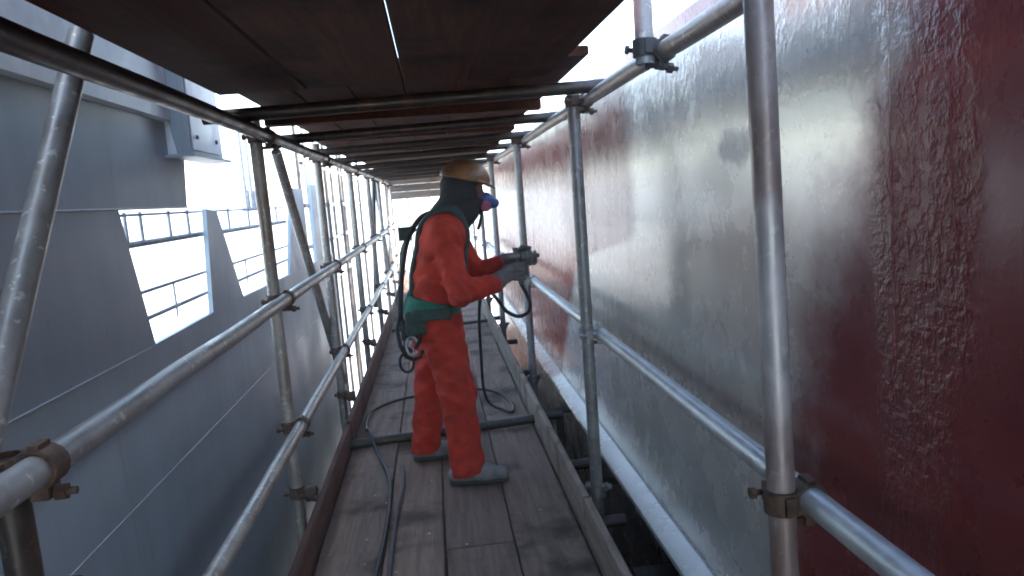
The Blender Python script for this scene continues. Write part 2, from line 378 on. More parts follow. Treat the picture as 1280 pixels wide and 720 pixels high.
# toe boards
def board(name, x0, x1, y0, y1, z0, z1, mat, label, group, rz=0):
    c = .004; b = MB()
    b.prism([(x0 + c, z0), (x1 - c, z0), (x1, z0 + c), (x1, z1 - c), (x1 - c, z1), (x0 + c, z1), (x0, z1 - c), (x0, z0 + c)], y0, y1, 1)
    return tag(b.build(name, mat), label, 'toe board', group)
board('toe_board', -.672, -.640, -2, 4.55, -.03, .125, M['toe_red'], 'red brown toe board along the wall side nearest the camera', 'toe boards')
board('toe_board', -.670, -.640, 4.58, 9.2, -.03, .135, M['toe_red'], 'brown toe board on the wall side beyond the cross tube', 'toe boards')
board('toe_board', -.672, -.640, 9.22, 15, -.03, .12, M['toe_red'], 'farthest toe board on the wall side of the walkway', 'toe boards')
board('toe_board', .542, .574, -1, 2.95, -.03, .165, M['toe_pale'], 'pale toe board on the hull side nearest the camera', 'toe boards')
board('toe_board', .540, .572, 2.97, 5.25, -.03, .165, M['toe_pale'], 'pale worn toe board on the hull side beside the worker\'s shoes', 'toe boards')
board('toe_board', .542, .574, 5.3, 9.5, -.03, .16, M['toe_pale'], 'pale toe board on the hull side behind the worker', 'toe boards')
board('toe_board', .540, .572, 9.53, 15, -.03, .15, M['toe_pale'], 'farthest pale toe board on the hull side', 'toe boards')

# ------------------------------------------------------------------ couplers (parts of the upright they clamp)
TR = .029
def ring(mb, c, ax, r, w, th=.007, a0=0, a1=360, ref=None, seg=16):
    c = Vector(c); ax = Vector(ax).normalized(); u = (Vector(ref) if ref else ax.orthogonal()); u = (u - ax * u.dot(ax)).normalized(); v = ax.cross(u)
    n = seg; full = (a1 - a0) >= 360; off = len(mb.v)
    for i in range(n + (0 if full else 1)):
        a = R_(a0 + (a1 - a0) * i / n); d = u * math.cos(a) + v * math.sin(a)
        for rr, h in ((r, -w / 2), (r + th, -w / 2), (r + th, w / 2), (r, w / 2)):
            mb.v.append(tuple(c + d * rr + ax * h))
    cnt = n if full else n
    tot = n + (0 if full else 1)
    for i in range(cnt):
        a = off + i * 4; b2 = off + ((i + 1) % tot) * 4
        for k in range(4):
            k2 = (k + 1) % 4; mb.f.append((a + k, a + k2, b2 + k2, b2 + k))
    if not full:
        mb.f.append((off, off + 1, off + 2, off + 3)[::-1]); e = off + n * 4; mb.f.append((e, e + 1, e + 2, e + 3))
def obox(mb, c, ex, ey, ez, sx, sy, sz):
    c = Vector(c); v = []
    for k in (-1, 1):
        for j in (-1, 1):
            for i in (-1, 1): v.append(c + ex * (i * sx) + ey * (j * sy) + ez * (k * sz))
    mb.add(v, [(0, 2, 3, 1), (4, 5, 7, 6), (0, 1, 5, 4), (1, 3, 7, 5), (3, 2, 6, 7), (2, 0, 4, 6)])
def coupler(post, pc, pax, rc, rax, mat, flip=1):
    """clamp at pc round the upright (axis pax) and at rc round the rail (axis rax), with swing bolts"""
    pc = Vector(pc) - Vector(post.location); rc = Vector(rc) - Vector(post.location); pax = Vector(pax).normalized(); rax = Vector(rax).normalized()
    n = (rc - pc); n.normalize()
    b = MB(); W_ = .05
    ring(b, pc, pax, TR + .001, W_); ring(b, rc, rax, TR + .001, W_)
    s1 = n.cross(pax).normalized() * flip
    obox(b, (pc + rc) / 2, n, s1, pax, .009, .026, .026)
    # lugs beside both tubes where the flaps close
    obox(b, pc + s1 * (TR + .017) , n, s1, pax, .017, .012, .022)
    obox(b, pc - s1 * (TR + .009), n, s1, pax, .010, .006, .020)
    s2 = n.cross(rax).normalized() * flip
    if s2.z > 0: s2 = -s2
    obox(b, rc + s2 * (TR + .015), n, s2, rax, .015, .011, .022)
    obox(b, rc - s2 * (TR + .009), n, s2, rax, .010, .006, .020)
    o = b.build('coupler', mat, post)
    for c, s in ((pc, s1), (rc, s2)):
        bb = MB(); q = c + s * (TR + .020)
        bb.path([q - n * .046, q + n * .052], .0075, 8); bb.path([q + n * .018, q + n * .036], .0155, 6); bb.path([q - n * .048, q - n * .036], .0135, 6)
        bb.build('bolt', mat, o)
    return o
ORD = ['nearest', 'second', 'third', 'fourth', 'fifth', 'sixth', 'seventh', 'eighth', 'ninth', 'tenth']

# rails and ledgers: long tubes on both sides
XR_P, XR_R = .68, .738
XL_P, XL_R = -.778, -.72
ZR_MID, ZR_UP = Zc(-.685), Zc(.398)
ZL_TOP, ZL_LOW, ZL_UP = Zc(-.412), Zc(-1.03), Zc(.343)
def rail(name, x, z, y0, y1, mat, label, cat, group=None):
    b = MB(); b.tube((x, y0, z), (x, y1, z), TR, 20, .0025)
    return tag(b.build(name, mat), label, cat, group)
rail('guard_rail', XR_R, ZR_MID, -1.5, 15, M['rail_bright'], 'bright galvanised guard rail running along the hull side at waist height', 'guard rail', 'guard rails')
rail('guard_rail', XL_R, ZL_TOP, -1.5, 15, M['tube'], 'grey upper guard rail along the wall side at waist height', 'guard rail', 'guard rails')
rail('guard_rail', XL_R, ZL_LOW, -1.5, 15, M['tube_warm'], 'lower guard rail along the wall side at knee height', 'guard rail', 'guard rails')
rail('ledger_tube', XR_R, ZR_UP, -1.5, 13.6, M['tube_warm'], 'overhead ledger tube along the hull side below the sky gap', 'scaffold tube', 'overhead ledgers')
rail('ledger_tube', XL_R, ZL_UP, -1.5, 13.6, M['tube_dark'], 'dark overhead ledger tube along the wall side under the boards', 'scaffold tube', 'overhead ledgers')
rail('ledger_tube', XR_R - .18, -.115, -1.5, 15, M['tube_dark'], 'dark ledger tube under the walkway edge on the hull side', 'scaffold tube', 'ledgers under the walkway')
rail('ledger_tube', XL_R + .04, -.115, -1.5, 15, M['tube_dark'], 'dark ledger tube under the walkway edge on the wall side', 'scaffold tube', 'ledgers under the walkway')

def upright(x, y, z0, z1, mat, label, group, lean=(0, 0), name='scaffold_upright'):
    b = MB(); b.tube((-lean[0], -lean[1], z0), (lean[0], lean[1], z1), TR, 20, 0)
    o = b.build(name, mat); o.location = (x, y, 0); return tag(o, label, 'scaffold pole', group)
RY = [1.385, 3.33, 5.58, 8.05, 10.2, 12.4]
rl = ['paint stained upright nearest the camera on the hull side', 'upright on the hull side halfway to the worker, clamped to the bright rail',
      'upright on the hull side right beside the worker\'s gloves', 'dark upright on the hull side just behind the worker\'s respirator',
      'fifth upright from the camera on the hull side', 'farthest upright on the hull side']
for i, y in enumerate(RY):
    mat = M['tube_red'] if i == 0 else M['tube']
    o = upright(XR_P, y, -1.6, 2.9 if i == 0 else Zc(.46), mat, rl[i], 'uprights on the hull side', (0, .09 if i == 0 else 0.0))
    zf = (lambda z: 0) if i else (lambda z: .09 * ((z + 1.6) / 4.5 * 2 - 1))
    coupler(o, (XR_P, y + zf(ZR_MID), ZR_MID), (0, 0, 1), (XR_R, y + zf(ZR_MID), ZR_MID), (0, 1, 0), M['rust'] if i == 0 else M['zinc'], -1 if i == 0 else 1)
    if i: coupler(o, (XR_P, y, ZR_UP), (0, 0, 1), (XR_R, y, ZR_UP), (0, 1, 0), M['rust'], 1)
    coupler(o, (XR_P, y + zf(.03), .03), (0, 0, 1), (XR_P - .02, y + .05, .005), (0, 1, 0), M['zinc'])
o = upright(XR_P, 2.2, Zc(.36), 3.1, M['tube'], 'short upright stub standing above the overhead ledger in the sky gap', 'uprights on the hull side')
coupler(o, (XR_P, 2.2, ZR_UP + .01), (0, 0, 1), (XR_R, 2.2, ZR_UP), (0, 1, 0), M['dark_steel'], -1)
LY = [1.30, 3.47, 5.25, 7.25, 9.25, 11.0, 12.7, 14.3]
ll = ['dark upright at the bottom left corner nearest the camera', 'pale upright on the wall side in front of the second cut-out', 'upright on the wall side meeting the foot of the leaning brace',
      'fourth upright from the camera on the wall side', 'fifth upright from the camera on the wall side', 'sixth upright from the camera on the wall side', 'seventh upright from the camera on the wall side', 'farthest upright on the wall side']
for i, y in enumerate(LY):
    o = upright(XL_P, y, -1.6, Zc(.45) if i else Zc(-.385), M['tube_dark'] if i == 0 else M['tube_warm'], ll[i], 'uprights on the wall side')
    for zz_ in (ZL_TOP, ZL_LOW):
        coupler(o, (XL_P, y, zz_ - .0), (0, 0, 1), (XL_R, y, zz_), (0, 1, 0), M['rust'])
    if i: coupler(o, (XL_P, y, ZL_UP), (0, 0, 1), (XL_R, y, ZL_UP), (0, 1, 0), M['rust'])
    coupler(o, (XL_P, y, .14), (0, 0, 1), (XL_R + .01, y, .12), (1, 0, 0), M['rust'])
    if i == 0: coupler(o, (XL_P, y, .84), (0, 0, 1), (XL_R, y, .84), (1, 0, 0), M['rust'])
# leaning braces outside the wall-side uprights
def brace(p, q, mat, label):
    p = Vector(p); q = Vector(q); b = MB(); b.tube((0, 0, 0), q - p, TR, 20, 0)
    o = b.build('diagonal_brace', mat); o.location = p; return tag(o, label, 'scaffold pole', 'diagonal braces')
def ext(a, b, t): return tuple(a[i] + (b[i] - a[i]) * t for i in range(3))
a, b_ = (-.835, 1.963, Zc(.459)), (-.835, 1.423, Zc(-.267))
brace(ext(a, b_, 2.3), ext(a, b_, -.02), M['tube'], 'pale brace leaning away at the left edge of the picture, nearest the camera')
a, b_ = (-.835, 4.18, Zc(.33)), (-.835, 5.80, Zc(-1.40))
o = brace(a, b_, M['tube_warm'], 'brace leaning between the second and third uprights on the wall side')
brace((-.835, 9.3, .2), (-.835, 11.0, 1.9), M['tube_dark'], 'far brace crossing the fifth bay on the wall side')
brace((-.835, 11.1, 1.9), (-.835, 12.8, .2), M['tube_dark'], 'far brace crossing the sixth bay on the wall side')
brace((-.835, 12.8, .2), (-.835, 14.4, 1.9), M['tube_dark'], 'farthest brace on the wall side by the bright end')

FO = ['first', 'second', 'third', 'fourth', 'fifth', 'sixth', 'seventh', 'eighth', 'ninth', 'tenth']
for i in range(10):
    y = 9.9 + i * .85
    o = upright(-1.62 - .25 * (i % 2), y, -4.5, 3.4, M['tube_dark'] if i % 3 else M['tube'], '%s of the thin uprights crowded at the bright far left end, counting from the camera' % FO[i], 'uprights beyond the end of the steel wall')
for k, z in enumerate((.35, 1.0, 1.55, 2.1)):
    rail('guard_rail', -1.70 + .02 * k, z, 9.7, 18, M['tube'], '%s rail up between the far uprights at the bright far left end' % ['lowest', 'second', 'third', 'topmost'][k], 'guard rail', 'rails beyond the end of the steel wall')
for k in range(3):
    y = 15.6 + k * 1.1
    upright(-.5 + .45 * k, y, -.2, 3.2, M['tube'], '%s upright standing across the bright far end of the walkway' % FO[k], 'uprights across the far end')
# ------------------------------------------------------------------ overhead deck
deck = thing('overhead_deck', 'dark brown boarded deck of the scaffold lift overhead', 'scaffold deck', (0, 3, Zc(.47)))
def dplank(x0, x1, y0, y1, z, th=.04, rz=0):
    o = plank_mesh(x1 - x0, y1 - y0, th).build('deck_board', M['deck_wood'], deck, True)
    o.location = (x0, y0 - 3, z - Zc(.47) + th); o.rotation_euler = (random.uniform(-.0015, .0015), random.uniform(-.006, .006), rz)
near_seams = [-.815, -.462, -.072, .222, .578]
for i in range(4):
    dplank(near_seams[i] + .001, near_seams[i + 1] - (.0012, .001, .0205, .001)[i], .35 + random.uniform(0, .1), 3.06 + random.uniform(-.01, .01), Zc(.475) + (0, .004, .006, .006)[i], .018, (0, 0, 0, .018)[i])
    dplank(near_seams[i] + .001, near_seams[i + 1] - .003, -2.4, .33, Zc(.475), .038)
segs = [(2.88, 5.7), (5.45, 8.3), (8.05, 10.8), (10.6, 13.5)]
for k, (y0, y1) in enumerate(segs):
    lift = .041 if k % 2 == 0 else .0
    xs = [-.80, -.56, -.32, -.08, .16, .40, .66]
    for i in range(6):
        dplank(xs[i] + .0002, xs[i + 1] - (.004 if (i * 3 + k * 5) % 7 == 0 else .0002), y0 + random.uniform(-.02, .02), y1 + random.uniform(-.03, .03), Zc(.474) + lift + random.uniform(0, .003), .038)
TY = [3.13, 4.3, 5.47, 6.6, 7.9, 9.1, 10.3, 11.6, 12.9]
tl = ['pale ended transom tube under the near edge of the overhead boards'] + ['%s transom tube under the overhead boards, counting from the camera' % w for w in ORD[1:9]]
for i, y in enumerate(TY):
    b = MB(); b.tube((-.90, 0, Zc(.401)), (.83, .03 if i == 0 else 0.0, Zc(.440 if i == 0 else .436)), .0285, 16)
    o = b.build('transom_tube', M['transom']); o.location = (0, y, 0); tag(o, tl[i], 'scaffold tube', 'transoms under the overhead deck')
# bearers (flat battens) under the boards between the transoms
for i, y in enumerate((3.75, 6.1)):
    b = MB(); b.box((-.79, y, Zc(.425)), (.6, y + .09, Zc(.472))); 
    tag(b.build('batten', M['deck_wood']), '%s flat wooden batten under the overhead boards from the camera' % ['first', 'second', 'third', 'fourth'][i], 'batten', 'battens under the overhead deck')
sh = thing('sun_blocker', 'unseen brown boards added on the overhead deck to keep sun off the wall', 'sun_shield', (-.70, 0, Zc(.53)), None)  # added out of view, blocks sun from the upper left wall
for k in range(8):
    b = MB(); b.box((-.012, -6 + k * 1.36, 0), (.012, -6 + k * 1.36 + 1.3605 , 1.2)); b.build('sheet', M['deck_wood'], sh)
pn = thing('end_panel', 'weathered grey boards hanging across the far end under the overhead deck', 'panel', (0, 13.55, Zc(.06)))
for k in range(3):
    o = plank_mesh(1.05, .13, .03).build('panel_board', M['grey_wood'], pn); o.rotation_euler = (R_(90), 0, 0); o.location = (-.75, .02, k * .133)
tag(pn, 'weathered grey boards hanging across the far end under the overhead deck', 'panel')

# bearers under the walkway that stick out towards the hull, and boards added below to keep the gap dark
for i, y in enumerate((.9, 2.35, 3.2, 3.95, 4.9, 6.2, 7.6, 9.2)):
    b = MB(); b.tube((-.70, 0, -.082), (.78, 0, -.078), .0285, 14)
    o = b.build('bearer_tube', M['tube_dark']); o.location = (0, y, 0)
    tag(o, '%s bearer tube under the walkway planks, its end showing in the gap by the hull' % ORD[i], 'scaffold tube', 'bearers under the walkway')
low = thing('gap_shade_boards', 'dark boards added below the walkway to keep the gap by the hull dark', 'scaffold deck', (0, 3, -1.55))
xs = [-1.2, -.8, -.4, 0, .4, .78, 1.16]
for i in range(6):
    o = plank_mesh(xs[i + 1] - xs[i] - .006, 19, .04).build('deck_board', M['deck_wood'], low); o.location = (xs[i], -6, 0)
rail('ledger_tube', .80, -.62, -1, 14, M['tube_dark'], 'dark ledger tube deep in the gap between walkway and hull', 'scaffold tube', 'ledgers under the walkway')
for i, y in enumerate((1.95, 2.75, 3.7, 5.1)):
    b = MB(); b.box((-.03, -.035, -.75), (.03, .035, -.115)); b.box((-.09, -.05, -.135), (.09, .05, -.118)); o = b.build('hanger_bracket', M['dark_steel']); o.location = (.79, y, .02)
    tag(o, '%s dark steel hanger bracket in the gap between walkway and hull' % ORD[i], 'bracket', 'hanger brackets')

def smooth_path(pts, n=8):
    P = [Vector(p) for p in pts]; out = []
    for i in range(len(P) - 1):
        p0, p1, p2, p3 = P[max(i - 1, 0)], P[i], P[i + 1], P[min(i + 2, len(P) - 1)]
        for k in range(n):
            t_ = k / n; out.append(.5 * ((2 * p1) + (p2 - p0) * t_ + (2 * p0 - 5 * p1 + 4 * p2 - p3) * t_ * t_ + (3 * p1 - p0 - 3 * p2 + p3) * t_ ** 3))
    out.append(P[-1]); return out

# ------------------------------------------------------------------ implicit surfaces for the worker
def smin(a, b, k):
    h = np.clip(.5 + .5 * (b - a) / k, 0, 1); return b + (a - b) * h - k * h * (1 - h)
def cone(P, a, b, ra, rb):
    a = np.array(a, np.float32); b = np.array(b, np.float32); ab = b - a
    t_ = np.clip(((P - a) @ ab) / (ab @ ab), 0, 1); d = P - a - t_[..., None] * ab
    return np.sqrt((d * d).sum(-1)) - (ra + (rb - ra) * t_)
def ell(P, c, r):
    q = (P - np.array(c, np.float32)) / np.array(r, np.float32); k0 = np.sqrt((q * q).sum(-1)) + 1e-6
    q2 = q / np.array(r, np.float32); k1 = np.sqrt((q2 * q2).sum(-1)) + 1e-6
    return k0 * (k0 - 1) / k1
def rbox(P, c, hs, r=.01):
    q = np.abs(P - np.array(c, np.float32)) - (np.array(hs, np.float32) - r)
    return np.sqrt((np.maximum(q, 0) ** 2).sum(-1)) + np.minimum(q.max(-1), 0) - r
def union(ds, k=.03):
    d = ds[0]
    for e in ds[1:]: d = smin(d, e, k)
    return d
def nets(fn, lo, hi, h):
    ax = [np.arange(lo[i], hi[i] + h, h, dtype=np.float32) for i in range(3)]
    P = np.stack(np.meshgrid(*ax, indexing='ij'), -1); F = fn(P)
    ins = F < 0; nx, ny, nz = F.shape
    acc = np.zeros((nx - 1, ny - 1, nz - 1, 3), np.float32); cnt = np.zeros((nx - 1, ny - 1, nz - 1), np.float32)
    cr = [(i, j, k) for i in (0, 1) for j in (0, 1) for k in (0, 1)]
    sl = lambda A, c: A[c[0]:c[0] + nx - 1, c[1]:c[1] + ny - 1, c[2]:c[2] + nz - 1]
    for c in cr:
        for a in range(3):
            if c[a] == 0:
                e = list(c); e[a] = 1; f0, f1 = sl(F, c), sl(F, e); mk = (f0 < 0) != (f1 < 0)
                t_ = np.where(mk, f0 / np.where(mk, f0 - f1, 1), 0)
                p = np.array(c, np.float32) + np.zeros(f0.shape + (3,), np.float32); p[..., a] += t_
                acc += p * mk[..., None]; cnt += mk
    cell = cnt > 0; idx = -np.ones(cell.shape, np.int64); idx[cell] = np.arange(cell.sum())
    base = np.argwhere(cell); v = (base + acc[cell] / cnt[cell][:, None]) * h + np.array(lo)
    faces = []
    for a in range(3):
        b1, b2 = [(1, 2), (2, 0), (0, 1)][a]
        s0 = [slice(None)] * 3; s1 = [slice(None)] * 3; s0[a] = slice(0, -1); s1[a] = slice(1, None)
        i0, i1 = ins[tuple(s0)], ins[tuple(s1)]
        for mk, rev in ((i0 & ~i1, False), (~i0 & i1, True)):
            e = np.argwhere(mk); ok = (e[:, b1] > 0) & (e[:, b2] > 0) & (e[:, b1] < F.shape[b1] - 1) & (e[:, b2] < F.shape[b2] - 1); e = e[ok]
            def at(d1, d2):
                q = e.copy(); q[:, b1] += d1; q[:, b2] += d2; return idx[q[:, 0], q[:, 1], q[:, 2]]
            q = np.stack([at(-1, -1), at(0, -1), at(0, 0), at(-1, 0)], 1)
            if rev: q = q[:, ::-1]
            faces.append(q)
    return v, np.concatenate(faces)
def organic(name, fn, lo, hi, h, mat, parent, org):
    v, f = nets(fn, lo, hi, h)
    me = bpy.data.meshes.new(name); me.from_pydata((v - np.array(org)).tolist(), [], f.tolist()); me.update(); me.materials.append(mat); me.shade_smooth()
    return place(name, me, parent)

# pose (world coordinates): facing the hull, left foot back, both hands at the spray gun
C0 = 3.83
PEL = (-.05, C0, .93)
RS, RE, RW = (.045, 3.655, 1.315), (.10, 3.585, 1.025), (.305, 3.665, 1.055)
LS, LE, LW = (.075, 4.005, 1.315), (.22, 4.04, 1.07), (.385, 3.88, 1.145)
RH, RK, RA = (-.02, 3.74, .86), (.045, 3.695, .48), (.062, 3.672, .10)
LH, LK, LA = (-.045, 3.92, .86), (-.095, 3.99, .48), (-.165, 4.09, .105)
HEAD = np.array((.175, C0, 1.53))
ORG = (0, C0, 0)
def torso(P, g=0.0):
    ds = []
    for s in (-1, 1):
        ds.append(cone(P, (-.052, C0 + s * .065, .90), (.0, C0 + s * .075, 1.12), .118 + g, .112 + g))
        ds.append(cone(P, (.0, C0 + s * .075, 1.12), (.035, C0 + s * .085, 1.29), .112 + g, .118 + g))
        ds.append(cone(P, (.05, C0 + s * .06, 1.35), (.05, C0 + s * .165, 1.325), .082 + g, .078 + g))
    ds.append(cone(P, (.06, C0, 1.34), (.10, C0, 1.43), .085 + g, .066 + g))
    return union(ds, .06)
def limb(P, pts, rs, k=.02):
    return union([cone(P, pts[i], pts[i + 1], rs[i], rs[i + 1]) for i in range(len(pts) - 1)], k)
def body(P):
    d = torso(P, -.022)
    d = smin(d, limb(P, (RS, RE, RW), (.052, .042, .030)), .03); d = smin(d, limb(P, (LS, LE, LW), (.052, .042, .030)), .03)
    d = smin(d, limb(P, (RH, RK, RA), (.085, .055, .040)), .04); d = smin(d, limb(P, (LH, LK, LA), (.085, .055, .040)), .04)
    d = smin(d, cone(P, RA, (.18, 3.65, .05), .038, .03), .03); d = smin(d, cone(P, LA, (-.06, 4.10, .05), .038, .03), .03)
    d = smin(d, cone(P, RW, (.375, 3.70, 1.09), .028, .024), .02); d = smin(d, cone(P, LW, (.45, 3.83, 1.15), .028, .024), .02)
    d = smin(d, cone(P, (.09, C0, 1.38), (.135, C0, 1.47), .055, .052), .03)          # neck
    hd = ell(P, HEAD + (.0, 0, .02), (.098, .076, .105))
    hd = smin(hd, ell(P, HEAD + (.035, 0, -.055), (.062, .056, .065)), .04)             # jaw
    hd = smin(hd, ell(P, HEAD + (.094, 0, -.035), (.022, .014, .026)), .014)            # nose
    hd = smin(hd, ell(P, HEAD + (.082, 0, -.078), (.016, .024, .012)), .012)            # lips
    for s in (-1, 1):
        hd = smin(hd, ell(P, HEAD + (.078, s * .032, .028), (.018, .022, .008)), .012)  # brow
        hd = -smin(-hd, ell(P, HEAD + (.102, s * .032, .006), (.022, .020, .014)), .012)  # socket
        hd = smin(hd, ell(P, HEAD + (.078, s * .032, .006), (.012, .013, .010)), .004)  # eyelid over the eye
        hd = smin(hd, ell(P, HEAD + (.0, s * .080, -.01), (.020, .010, .032)), .008)    # ear
    return smin(d, hd, .02)
def folds(P):
    x, y, z = P[..., 0], P[..., 1], P[..., 2]
    f = .5 * np.sin(34 * z + 9 * np.sin(5 * x + 3 * y) + 22 * x) + .5 * np.sin(52 * z - 31 * x + 18 * y + 4 * np.sin(9 * z)) + .6 * np.sin(19 * x + 25 * y + 8 * np.sin(6 * z + y * 4))
    return f
def coverall(P):
    d = torso(P, .006)
    d = smin(d, limb(P, (RS, RE, RW), (.072, .062, .050)), .035); d = smin(d, limb(P, (LS, LE, LW), (.072, .062, .050)), .035)
    seat = union([ell(P, (-.085, C0 - .07, .87), (.10, .095, .12)), ell(P, (-.085, C0 + .07, .87), (.10, .095, .12))], .04)
    d = smin(d, seat, .05)
    d = smin(d, limb(P, (RH, RK, (.066, 3.67, .055)), (.122, .090, .090), .04), .045)
    d = smin(d, limb(P, (LH, LK, (-.165, 4.085, .055)), (.122, .088, .082), .04), .045)
    d = d - .0042 * folds(P) - .0022 * folds(P * 1.9)
    for (c_, n_, am, fr, rad) in (((.08, 3.60, 1.06), (.75, .2, .6), .008, 95, .13), ((.04, 3.69, .52), (.45, 0, .9), .007, 80, .16), ((.0, 3.76, .80), (-.55, .2, .8), .009, 62, .17), ((-.09, 3.98, .50), (.5, 0, .85), .006, 80, .15), ((-.03, 3.70, 1.06), (.35, .1, .93), .009, 66, .17), ((.06, 3.655, 1.24), (.6, .3, .75), .006, 85, .12)):
        q = P - np.array(c_, np.float32); d = d - am * np.sin(fr * (q @ np.array(n_, np.float32)) + 9 * q[..., 0] + 7 * np.sin(14 * q[..., 1])) * np.exp(-(q * q).sum(-1) / rad ** 2)
    # bunched cloth above the shoes, in the elbow and behind the knee
    z = P[..., 2]; d = d - .005 * np.sin(58 * z + 34 * P[..., 0] + 2.5 * np.sin(30 * P[..., 0] + 25 * P[..., 1])) * np.clip((.26 - z) / .2, 0, 1)
    d = np.maximum(d, .058 + .18 * (P[..., 0] - .066) * (P[..., 1] < 3.86) - z)                     # hems
    d = np.maximum(d, (P @ np.array((.36, 0, .93), np.float32)) - (.36 * .10 + .93 * 1.435))         # collar
    for e, w in ((RE, RW), (LE, LW)):                                                               # cuffs
        ax = np.array(w) - np.array(e); L_ = np.linalg.norm(ax); ax = ax / L_
        t_ = (P - np.array(e, np.float32)) @ ax.astype(np.float32)
        near = np.sqrt(((P - np.array(w, np.float32)) ** 2).sum(-1)) < .14
        d = np.where(near, np.maximum(d, t_ - L_ + .005), d)
    return d
person = organic('person', body, (-.32, 3.45, 0.0), (.56, 4.25, 1.72), .0115, M['skin'], None, ORG)
person.location = ORG
tag(person, 'worker in red coverall, hard hat and respirator standing on the planks with a spray gun', 'person')
cov = organic('coverall', coverall, (-.34, 3.44, 0.0), (.46, 4.24, 1.5), .0105, M['coverall'], person, ORG)
def hood(P):
    hd = union([ell(P, HEAD + (-.012, 0, .012), (.118, .094, .122)), cone(P, HEAD + (-.02, 0, -.03), (.075, C0, 1.40), .088, .098),
                cone(P, HEAD + (.03, 0, -.06), (.12, C0, 1.39), .070, .082)], .04)
    hd = hd - .003 * folds(P * 1.4)
    face = ell(P, HEAD + (.115, 0, .0), (.105, .085, .080))
    hd = np.maximum(hd, -face)
    return np.maximum(hd, 1.345 - P[..., 2] + .4 * (P[..., 0] - .09) * -1)
organic('hood', hood, (-.05, 3.69, 1.28), (.33, 3.97, 1.70), .008, M['hood'], person, ORG)
def helmet(P):
    tl = R_(14); c = HEAD + np.array((.005, 0, .060)); q = P - c.astype(np.float32)
    x = q[..., 0] * math.cos(tl) - q[..., 2] * math.sin(tl); z = q[..., 0] * math.sin(tl) + q[..., 2] * math.cos(tl)
    Q = np.stack([x, q[..., 1], z], -1)
    o_ = ell(Q, (0, 0, 0), (.132, .112, .102)); i_ = ell(Q, (0, 0, 0), (.124, .104, .094))
    d = np.maximum(np.maximum(o_, -i_), -Q[..., 2] - .002)
    ridge = np.maximum(np.maximum(ell(Q, (0, 0, .006), (.134, .020, .103)), -i_), -Q[..., 2])
    d = smin(d, ridge, .006)
    brim = np.maximum(ell(Q, (.026, 0, 0), (.140, .106, .20)), -ell(Q, (0, 0, 0), (.122, .102, .2)))
    brim = np.maximum(brim, np.abs(Q[..., 2] + .25 * np.maximum(Q[..., 0] - .11, 0)) - .005)
    return smin(d, brim, .008)
organic('helmet', helmet, (-.02, 3.66, 1.53), (.37, 4.0, 1.74), .0055, M['helmet'], person, ORG)
def mask(P):
    d = union([ell(P, HEAD + (.098, 0, -.062), (.046, .052, .050)), cone(P, HEAD + (.11, 0, -.052), HEAD + (.150, 0, -.070), .036, .027)], .015)
    d = np.maximum(d, -ell(P, HEAD + (.035, 0, -.055), (.060, .054, .063)))
    return d
msk = organic('respirator', mask, (.18, 3.75, 1.38), (.36, 3.91, 1.56), .0045, M['mask_blue'], person, ORG)
for s in (-1, 1):
    b = MB(); c = Vector((HEAD[0] + .098, C0 + s * .040, HEAD[2] - .080)) - Vector(ORG); d = Vector((.35, s * .85, -.3)).normalized()
    b.path([c - d * .008, c, c + d * .016, c + d * .020], [.026, .028, .028, .022], 16); b.build('filter', M['filter'], msk)
b = MB()
for s in (-1, 1):
    b.path([(HEAD[0] + .09, s * .045, HEAD[2] - .05), (HEAD[0] + .03, s * .097, HEAD[2] - .03), (HEAD[0] - .06, s * .090, HEAD[2] - .01), (HEAD[0] - .12, s * .04, HEAD[2])], .005, 6)
b.build('mask_strap', M['black'], msk)
# chin strap hanging down under the respirator
b = MB(); b.path([(.245, -.03, 1.43), (.25, -.045, 1.40), (.24, -.05, 1.365), (.225, -.06, 1.33)], .009, 8); b.build('chin_strap', M['black'], person)

# gloves: palm, four unequal fingers closed on the gun and a thumb
GH = (.425, 3.755)                                                # pistol grip axis
def glove_r(P):
    ds = [cone(P, (.285, 3.662, 1.055), (.345, 3.69, 1.09), .049, .040), rbox(P, (.375, 3.712, 1.098), (.036, .022, .044), .018)]
    d = union(ds, .025)
    for i, (dz, L_, r) in enumerate(((.040, .95, .0125), (.014, 1.06, .0130), (-.012, 1.0, .0125), (-.036, .82, .0112))):
        z = 1.098 + dz; k = L_
        ch = [(.395, 3.700, z), (.395 + .046 * k, 3.705, z - .004), (.395 + .062 * k, 3.742, z - .006), (.395 + .044 * k, 3.775, z - .006), (.395 + .026 * k, 3.782, z - .005)]
        f = union([cone(P, ch[j], ch[j + 1], r * (1 - .06 * j), r * (1 - .06 * (j + 1))) for j in range(4)], .006)
        d = smin(d, f, .008)
    th = union([cone(P, (.362, 3.728, 1.118), (.392, 3.772, 1.132), .016, .0145), cone(P, (.392, 3.772, 1.132), (.432, 3.786, 1.126), .0145, .0125)], .006)
    return smin(d, th, .012) - .0012 * folds(P * 2.5)
organic('glove', glove_r, (.22, 3.58, 1.01), (.49, 3.83, 1.18), .0045, M['glove'], person, ORG)
